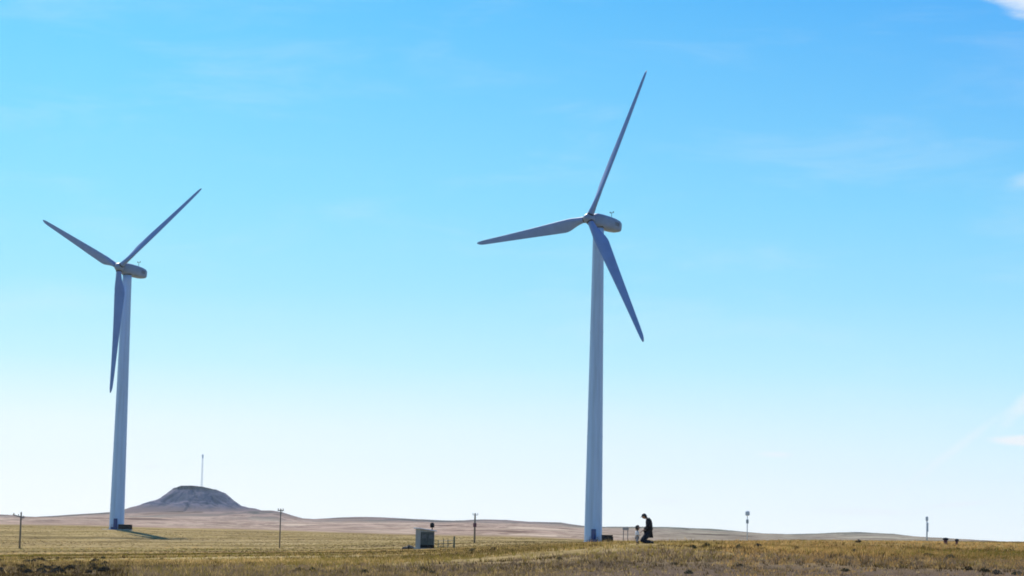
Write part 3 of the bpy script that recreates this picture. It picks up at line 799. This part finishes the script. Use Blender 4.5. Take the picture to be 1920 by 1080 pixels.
# ------------------------------------------------------------------ two marker posts at right
for px, top, D, w_, lab in ((1773, 1008, 150, 0.24, 'thicker short dark marker post with rounded top beside the farthest right pole'),
                            (1794, 1011, 138, 0.15, 'thinner short dark marker post, the one nearer the right edge')):
    g = on_ground(px, D); H = max(0.45, ray(px, top, D).z - g.z)
    root = thing('marker_post', lab, 'marker post', g, 0, 'dark marker posts')
    bm = bmesh.new(); tube(bm, [(0, 0, -0.3), (0, 0, H * 0.55), (0, 0, H * 0.6)], [w_ * 0.55, w_ * 0.55, w_ * 0.5], 14); obj('shaft', bm, M['redbox'], root, smooth=False)
    bm = bmesh.new(); tube(bm, [(0, 0, H * 0.6), (0, 0, H * 0.65), (0, 0, H * 0.88), (0, 0, H * 0.97), (0, 0, H)], [w_ * 0.5, w_ * 0.85, w_ * 0.85, w_ * 0.55, w_ * 0.1], 16); obj('cap', bm, M['cloth2'], root, smooth=True)


# ------------------------------------------------------------------ people
def skinned(name, joints, edges, radii, m, parent, sub=2, rootv=0):
    me = bpy.data.meshes.new(name); me.from_pydata(joints, edges, [])
    o = bpy.data.objects.new(name + '_src', me); COL.objects.link(o)
    o.modifiers.new('skin', 'SKIN'); me.skin_vertices.new() if not me.skin_vertices else None
    for i, r in enumerate(radii):
        sv = me.skin_vertices[0].data[i]; sv.radius = r if hasattr(r, '__len__') else (r, r); sv.use_root = (i == rootv)
    s = o.modifiers.new('sub', 'SUBSURF'); s.levels = sub; s.render_levels = sub
    bpy.context.view_layer.update(); dgx = bpy.context.evaluated_depsgraph_get()
    nm = bpy.data.meshes.new_from_object(o.evaluated_get(dgx)); bpy.data.objects.remove(o)
    nm.name = name; nm.materials.clear(); nm.materials.append(m)
    for p in nm.polygons: p.use_smooth = True
    n = bpy.data.objects.new(name, nm); COL.objects.link(n); n.parent = parent
    return n


def chain(J, E, Rd, start, pts, rads):
    prev = start
    for p, r in zip(pts, rads):
        J.append(p); Rd.append(r); E.append((prev, len(J) - 1)); prev = len(J) - 1
    return prev


def hand(J, E, Rd, wrist, wpos, d, s, thumb):
    """palm and five fingers growing from the wrist along d; slightly curled"""
    d = Vector(d).normalized(); up = Vector((0, 0, 1)) if abs(d.z) < 0.8 else Vector((1, 0, 0)); sd_ = d.cross(up).normalized(); dn = d.cross(sd_).normalized()
    w = Vector(wpos); palm = w + d * 0.055 * s
    pi_ = chain(J, E, Rd, wrist, [tuple(palm)], [(0.034 * s, 0.018 * s)])
    for k, ln in zip((-1.5, -0.5, 0.5, 1.5), (0.060, 0.072, 0.078, 0.066)):
        b_ = palm + sd_ * k * 0.019 * s + d * 0.035 * s
        chain(J, E, Rd, pi_, [tuple(b_), tuple(b_ + d * ln * 0.55 * s + dn * 0.008 * s), tuple(b_ + d * ln * s + dn * 0.028 * s)], [0.0095 * s, 0.0085 * s, 0.007 * s])
    b_ = palm + sd_ * thumb * 0.034 * s - d * 0.015 * s
    chain(J, E, Rd, pi_, [tuple(b_), tuple(b_ + sd_ * thumb * 0.018 * s + d * 0.035 * s)], [0.011 * s, 0.009 * s])


def head_mesh(name, c, r, fwd, m, parent, pitch):
    """egg-shaped head with brow, nose, mouth, chin and ears; fwd is +X before pitch"""
    bm = bmesh.new(); bmesh.ops.create_uvsphere(bm, u_segments=32, v_segments=24, radius=1)
    for v in bm.verts:
        x, y, z = v.co
        sx = 1.0; sy = 0.80; sz = 1.2
        if z < -0.1: sy *= 1 + 0.42 * z; sx *= 1 + 0.16 * z
        x2, y2, z2 = x * sx, y * sy, z * sz
        if x > 0.3:
            x2 += 0.26 * math.exp(-((y / 0.16) ** 2 + ((z + 0.12) / 0.20) ** 2))       # nose
            x2 -= 0.10 * math.exp(-(((abs(y) - 0.36) / 0.18) ** 2 + ((z - 0.06) / 0.14) ** 2))  # eye sockets
            x2 += 0.06 * math.exp(-((y / 0.3) ** 2 + ((z + 0.48) / 0.08) ** 2))          # lips
            x2 += 0.10 * math.exp(-((y / 0.28) ** 2 + ((z + 0.85) / 0.16) ** 2))         # chin
        e = math.exp(-(((x + 0.05) / 0.16) ** 2 + ((z + 0.02) / 0.24) ** 2))
        y2 += math.copysign(0.16 * e, y) if abs(y) > 0.7 else 0
        v.co = Vector((x2, y2, z2)) * r
    rot = Matrix.Rotation(pitch, 3, 'Y')
    for v in bm.verts: v.co = rot @ v.co + Vector(c)
    return bm


def join_head(body, bm):
    """merge the head into the body mesh so the body is one mesh"""
    bm2 = bmesh.new(); bm2.from_mesh(body.data); tmp = bpy.data.meshes.new('t'); bm.to_mesh(tmp); bm.free(); bm2.from_mesh(tmp)
    bpy.data.meshes.remove(tmp)
    bm2.to_mesh(body.data); bm2.free()
    for p in body.data.polygons: p.use_smooth = True


def hair_cap(parent, c, r, pitch, m, length=0.0):
    bm = bmesh.new(); bmesh.ops.create_uvsphere(bm, u_segments=28, v_segments=20, radius=1)
    kill = [v for v in bm.verts if (v.co.x > 0.15 and v.co.z < 0.42) or v.co.z < -0.75]
    bmesh.ops.delete(bm, geom=kill, context='VERTS')
    for v in bm.verts:
        n_ = 1 + 0.05 * mnoise.noise(v.co * 5)
        v.co = Vector((v.co.x * 1.10 - 0.04, v.co.y * 0.93, v.co.z * 1.30)) * n_
        if v.co.z < -0.3: v.co.x -= 0.15 * length
        v.co *= r
    rot = Matrix.Rotation(pitch, 3, 'Y')
    for v in bm.verts: v.co = rot @ v.co + Vector(c)
    bmesh.ops.solidify(bm, geom=bm.faces[:], thickness=-0.012)
    return obj('hair', bm, m, parent, smooth=True)


def eyes(parent, c, r, pitch):
    rot = Matrix.Rotation(pitch, 3, 'Y')
    for s in (-1, 1):
        bm = bmesh.new(); bmesh.ops.create_uvsphere(bm, u_segments=12, v_segments=8, radius=0.13 * r, matrix=Matrix.Translation(rot @ Vector((0.86 * r, s * 0.33 * r, 0.07 * r)) + Vector(c)))
        obj('eye', bm, M['hair'], parent, smooth=True)


PD = 91.0
g = on_ground(1209, PD)
per = thing('person', 'person in black clothes kneeling upright, head bowed towards a small child', 'person', g, math.pi)
# +X is where the person faces (left in the photo)
J = [(-0.20, 0, 0.50)]; E = []; Rd = [(0.13, 0.15)]
hp = 0
ch_ = chain(J, E, Rd, hp, [(-0.185, 0, 0.66), (-0.175, 0, 0.82), (-0.14, 0, 0.98)], [(0.12, 0.10), (0.145, 0.11), (0.15, 0.10)])
nk = chain(J, E, Rd, ch_, [(-0.085, 0, 1.05), (-0.02, 0, 1.10)], [0.055, 0.06])
for s in (-1, 1):
    kn = chain(J, E, Rd, hp, [(-0.17, s * 0.09, 0.44), (-0.03, s * 0.11, 0.27), (0.14, s * 0.12, 0.09)], [0.095, 0.085, 0.062])
    chain(J, E, Rd, kn, [(-0.02, s * 0.12, 0.07), (-0.20, s * 0.11, 0.06), (-0.29, s * 0.10, 0.045), (-0.37, s * 0.11, 0.02)], [0.058, 0.042, 0.036, 0.025])
    el = (-0.13, s * 0.25, 0.72); wr = (0.06, s * 0.16, 0.56)
    wi = chain(J, E, Rd, ch_, [(-0.15, s * 0.17, 0.97), el, wr], [0.062, 0.042, 0.028])
    hand(J, E, Rd, wi, wr, (0.75, -s * 0.2, -0.5), 1.0, -s)
body = skinned('body', J, E, Rd, M['skin'], per)
HC = (0.035, 0, 1.135); HR = 0.092; HP = R_(34)
join_head(body, head_mesh('head', HC, HR, 1, None, None, HP))
eyes(per, HC, HR, HP)
hair_cap(per, HC, HR, HP, M['hair'], 0.5)
# jacket, trousers, boots, peaked cap
J = [(-0.20, 0, 0.50)]; E = []; Rd = [(0.155, 0.175)]
c2 = chain(J, E, Rd, 0, [(-0.185, 0, 0.66), (-0.18, 0, 0.82), (-0.145, 0, 0.98)], [(0.15, 0.135), (0.175, 0.14), (0.17, 0.125)])
chain(J, E, Rd, c2, [(-0.095, 0, 1.045)], [0.085])
for s in (-1, 1): chain(J, E, Rd, c2, [(-0.15, s * 0.17, 0.97), (-0.13, s * 0.25, 0.72), (0.035, s * 0.172, 0.58)], [0.085, 0.062, 0.046])
Rd = [(a_ * 1.17, b_ * 1.12) for a_, b_ in ((q if hasattr(q, '__len__') else (q, q)) for q in Rd)]
skinned('jacket', J, E, Rd, M['cloth'], per)
J = [(-0.20, 0, 0.50)]; E = []; Rd = [(0.15, 0.165)]
for s in (-1, 1):
    kn = chain(J, E, Rd, 0, [(-0.17, s * 0.09, 0.44), (-0.03, s * 0.11, 0.27), (0.14, s * 0.12, 0.095)], [0.115, 0.105, 0.085])
    chain(J, E, Rd, kn, [(-0.02, s * 0.12, 0.08), (-0.20, s * 0.11, 0.075), (-0.26, s * 0.10, 0.06)], [0.075, 0.06, 0.055])
Rd = [(a_ * 1.22, b_ * 1.15) for a_, b_ in ((q if hasattr(q, '__len__') else (q, q)) for q in Rd)]
skinned('trousers', J, E, Rd, M['cloth2'], per)
for s in (-1, 1):
    skinned('boot', [(-0.25, s * 0.10, 0.06), (-0.31, s * 0.10, 0.055), (-0.39, s * 0.11, 0.035)], [(0, 1), (1, 2)], [0.064, 0.06, 0.048], M['shoe'], per, 2)
bm = bmesh.new(); bmesh.ops.create_uvsphere(bm, u_segments=24, v_segments=14, radius=1)
bmesh.ops.delete(bm, geom=[v for v in bm.verts if v.co.z < 0.12], context='VERTS')
for v in bm.verts: v.co = Vector((v.co.x * 1.2, v.co.y * 1.05, v.co.z * 1.42)) * HR
box(bm, (HR * 1.35, 0, HR * 0.30), (HR * 0.9, HR * 1.4, 0.022), 0.006)
rt_ = Matrix.Rotation(HP * 0.7, 3, 'Y')
for v in bm.verts: v.co = rt_ @ v.co + Vector(HC)
obj('cap', bm, M['cloth'], per, smooth=True)

# the child, standing and facing the adult
g = on_ground(1194.5, PD)
ch = thing('child', 'small child in pale top with dark hair standing before the kneeling person', 'child', g, 0.12)
K = 0.72
sc = lambda p: tuple(q * K for q in p)
J = [sc((0, 0, 0.46))]; E = []; Rd = [(0.095 * K, 0.10 * K)]
c3 = chain(J, E, Rd, 0, [sc((0, 0, 0.60)), sc((0.01, 0, 0.71))], [(0.10 * K, 0.09 * K), (0.10 * K, 0.08 * K)])
chain(J, E, Rd, c3, [sc((0.015, 0, 0.77)), sc((0.03, 0, 0.82))], [0.045 * K, 0.045 * K])
for s in (-1, 1):
    chain(J, E, Rd, 0, [sc((0, s * 0.06, 0.40)), sc((0.01, s * 0.065, 0.23)), sc((-0.005, s * 0.07, 0.06)), sc((0.05, s * 0.075, 0.025)), sc((0.10, s * 0.08, 0.02))], [q * K for q in (0.066, 0.05, 0.036, 0.03, 0.025)])
    wr = sc((0.13, s * 0.10, 0.46))
    wi = chain(J, E, Rd, c3, [sc((0, s * 0.115, 0.70)), sc((0.02, s * 0.15, 0.56)), wr], [q * K for q in (0.045, 0.034, 0.025)])
    hand(J, E, Rd, wi, wr, (0.8, -s * 0.2, -0.2), 0.55, -s)
cb = skinned('body', J, E, Rd, M['skin'], ch)
CC = sc((0.035, 0, 0.915)); CR = 0.082
join_head(cb, head_mesh('head', CC, CR, 1, None, None, R_(-15)))
eyes(ch, CC, CR, R_(-15)); hair_cap(ch, CC, CR * 1.02, R_(-15), M['hair'], 0.3)
J = [sc((0, 0, 0.42))]; E = []; Rd = [(0.135 * K, 0.14 * K)]
c4 = chain(J, E, Rd, 0, [sc((0, 0, 0.58)), sc((0.01, 0, 0.71))], [(0.125 * K, 0.115 * K), (0.12 * K, 0.10 * K)])
for s in (-1, 1): chain(J, E, Rd, c4, [sc((0, s * 0.115, 0.70)), sc((0.02, s * 0.15, 0.56)), sc((0.11, s * 0.11, 0.475))], [q * K for q in (0.062, 0.05, 0.038)])
skinned('coat', J, E, Rd, M['white'], ch)
J = [sc((0, 0, 0.42))]; E = []; Rd = [0.12 * K]
for s in (-1, 1): chain(J, E, Rd, 0, [sc((0, s * 0.06, 0.36)), sc((0.01, s * 0.065, 0.22)), sc((-0.005, s * 0.07, 0.08))], [q * K for q in (0.085, 0.068, 0.056)])
skinned('trousers', J, E, Rd, M['greycloth'], ch)
for s in (-1, 1):
    skinned('shoe', [sc((-0.02, s * 0.07, 0.035)), sc((0.05, s * 0.075, 0.03)), sc((0.12, s * 0.08, 0.025))], [(0, 1), (1, 2)], [q * K for q in (0.05, 0.048, 0.036)], M['shoe'], ch)

# ------------------------------------------------------------------ haze
HZ = 4.5e-5
bm = bmesh.new(); box(bm, (0, 2800, -60 + 185), (17000, 15500, 370))
hm = bpy.data.materials.new('haze_air'); hm.use_nodes = True; t = NT(hm.node_tree); hm.node_tree.nodes.clear()
o_ = t.new('ShaderNodeOutputMaterial'); pv = t.new('ShaderNodeVolumePrincipled'); pv.inputs['Color'].default_value = (0.84, 0.95, 1.0, 1)
pv.inputs['Density'].default_value = HZ; pv.inputs['Anisotropy'].default_value = 0.3; t.l.new(pv.outputs[0], o_.inputs['Volume'])
if HZ > 0:
    hz = obj('haze', bm, hm); tag(hz, 'thin pale haze over the whole plain', 'haze', kind='stuff')
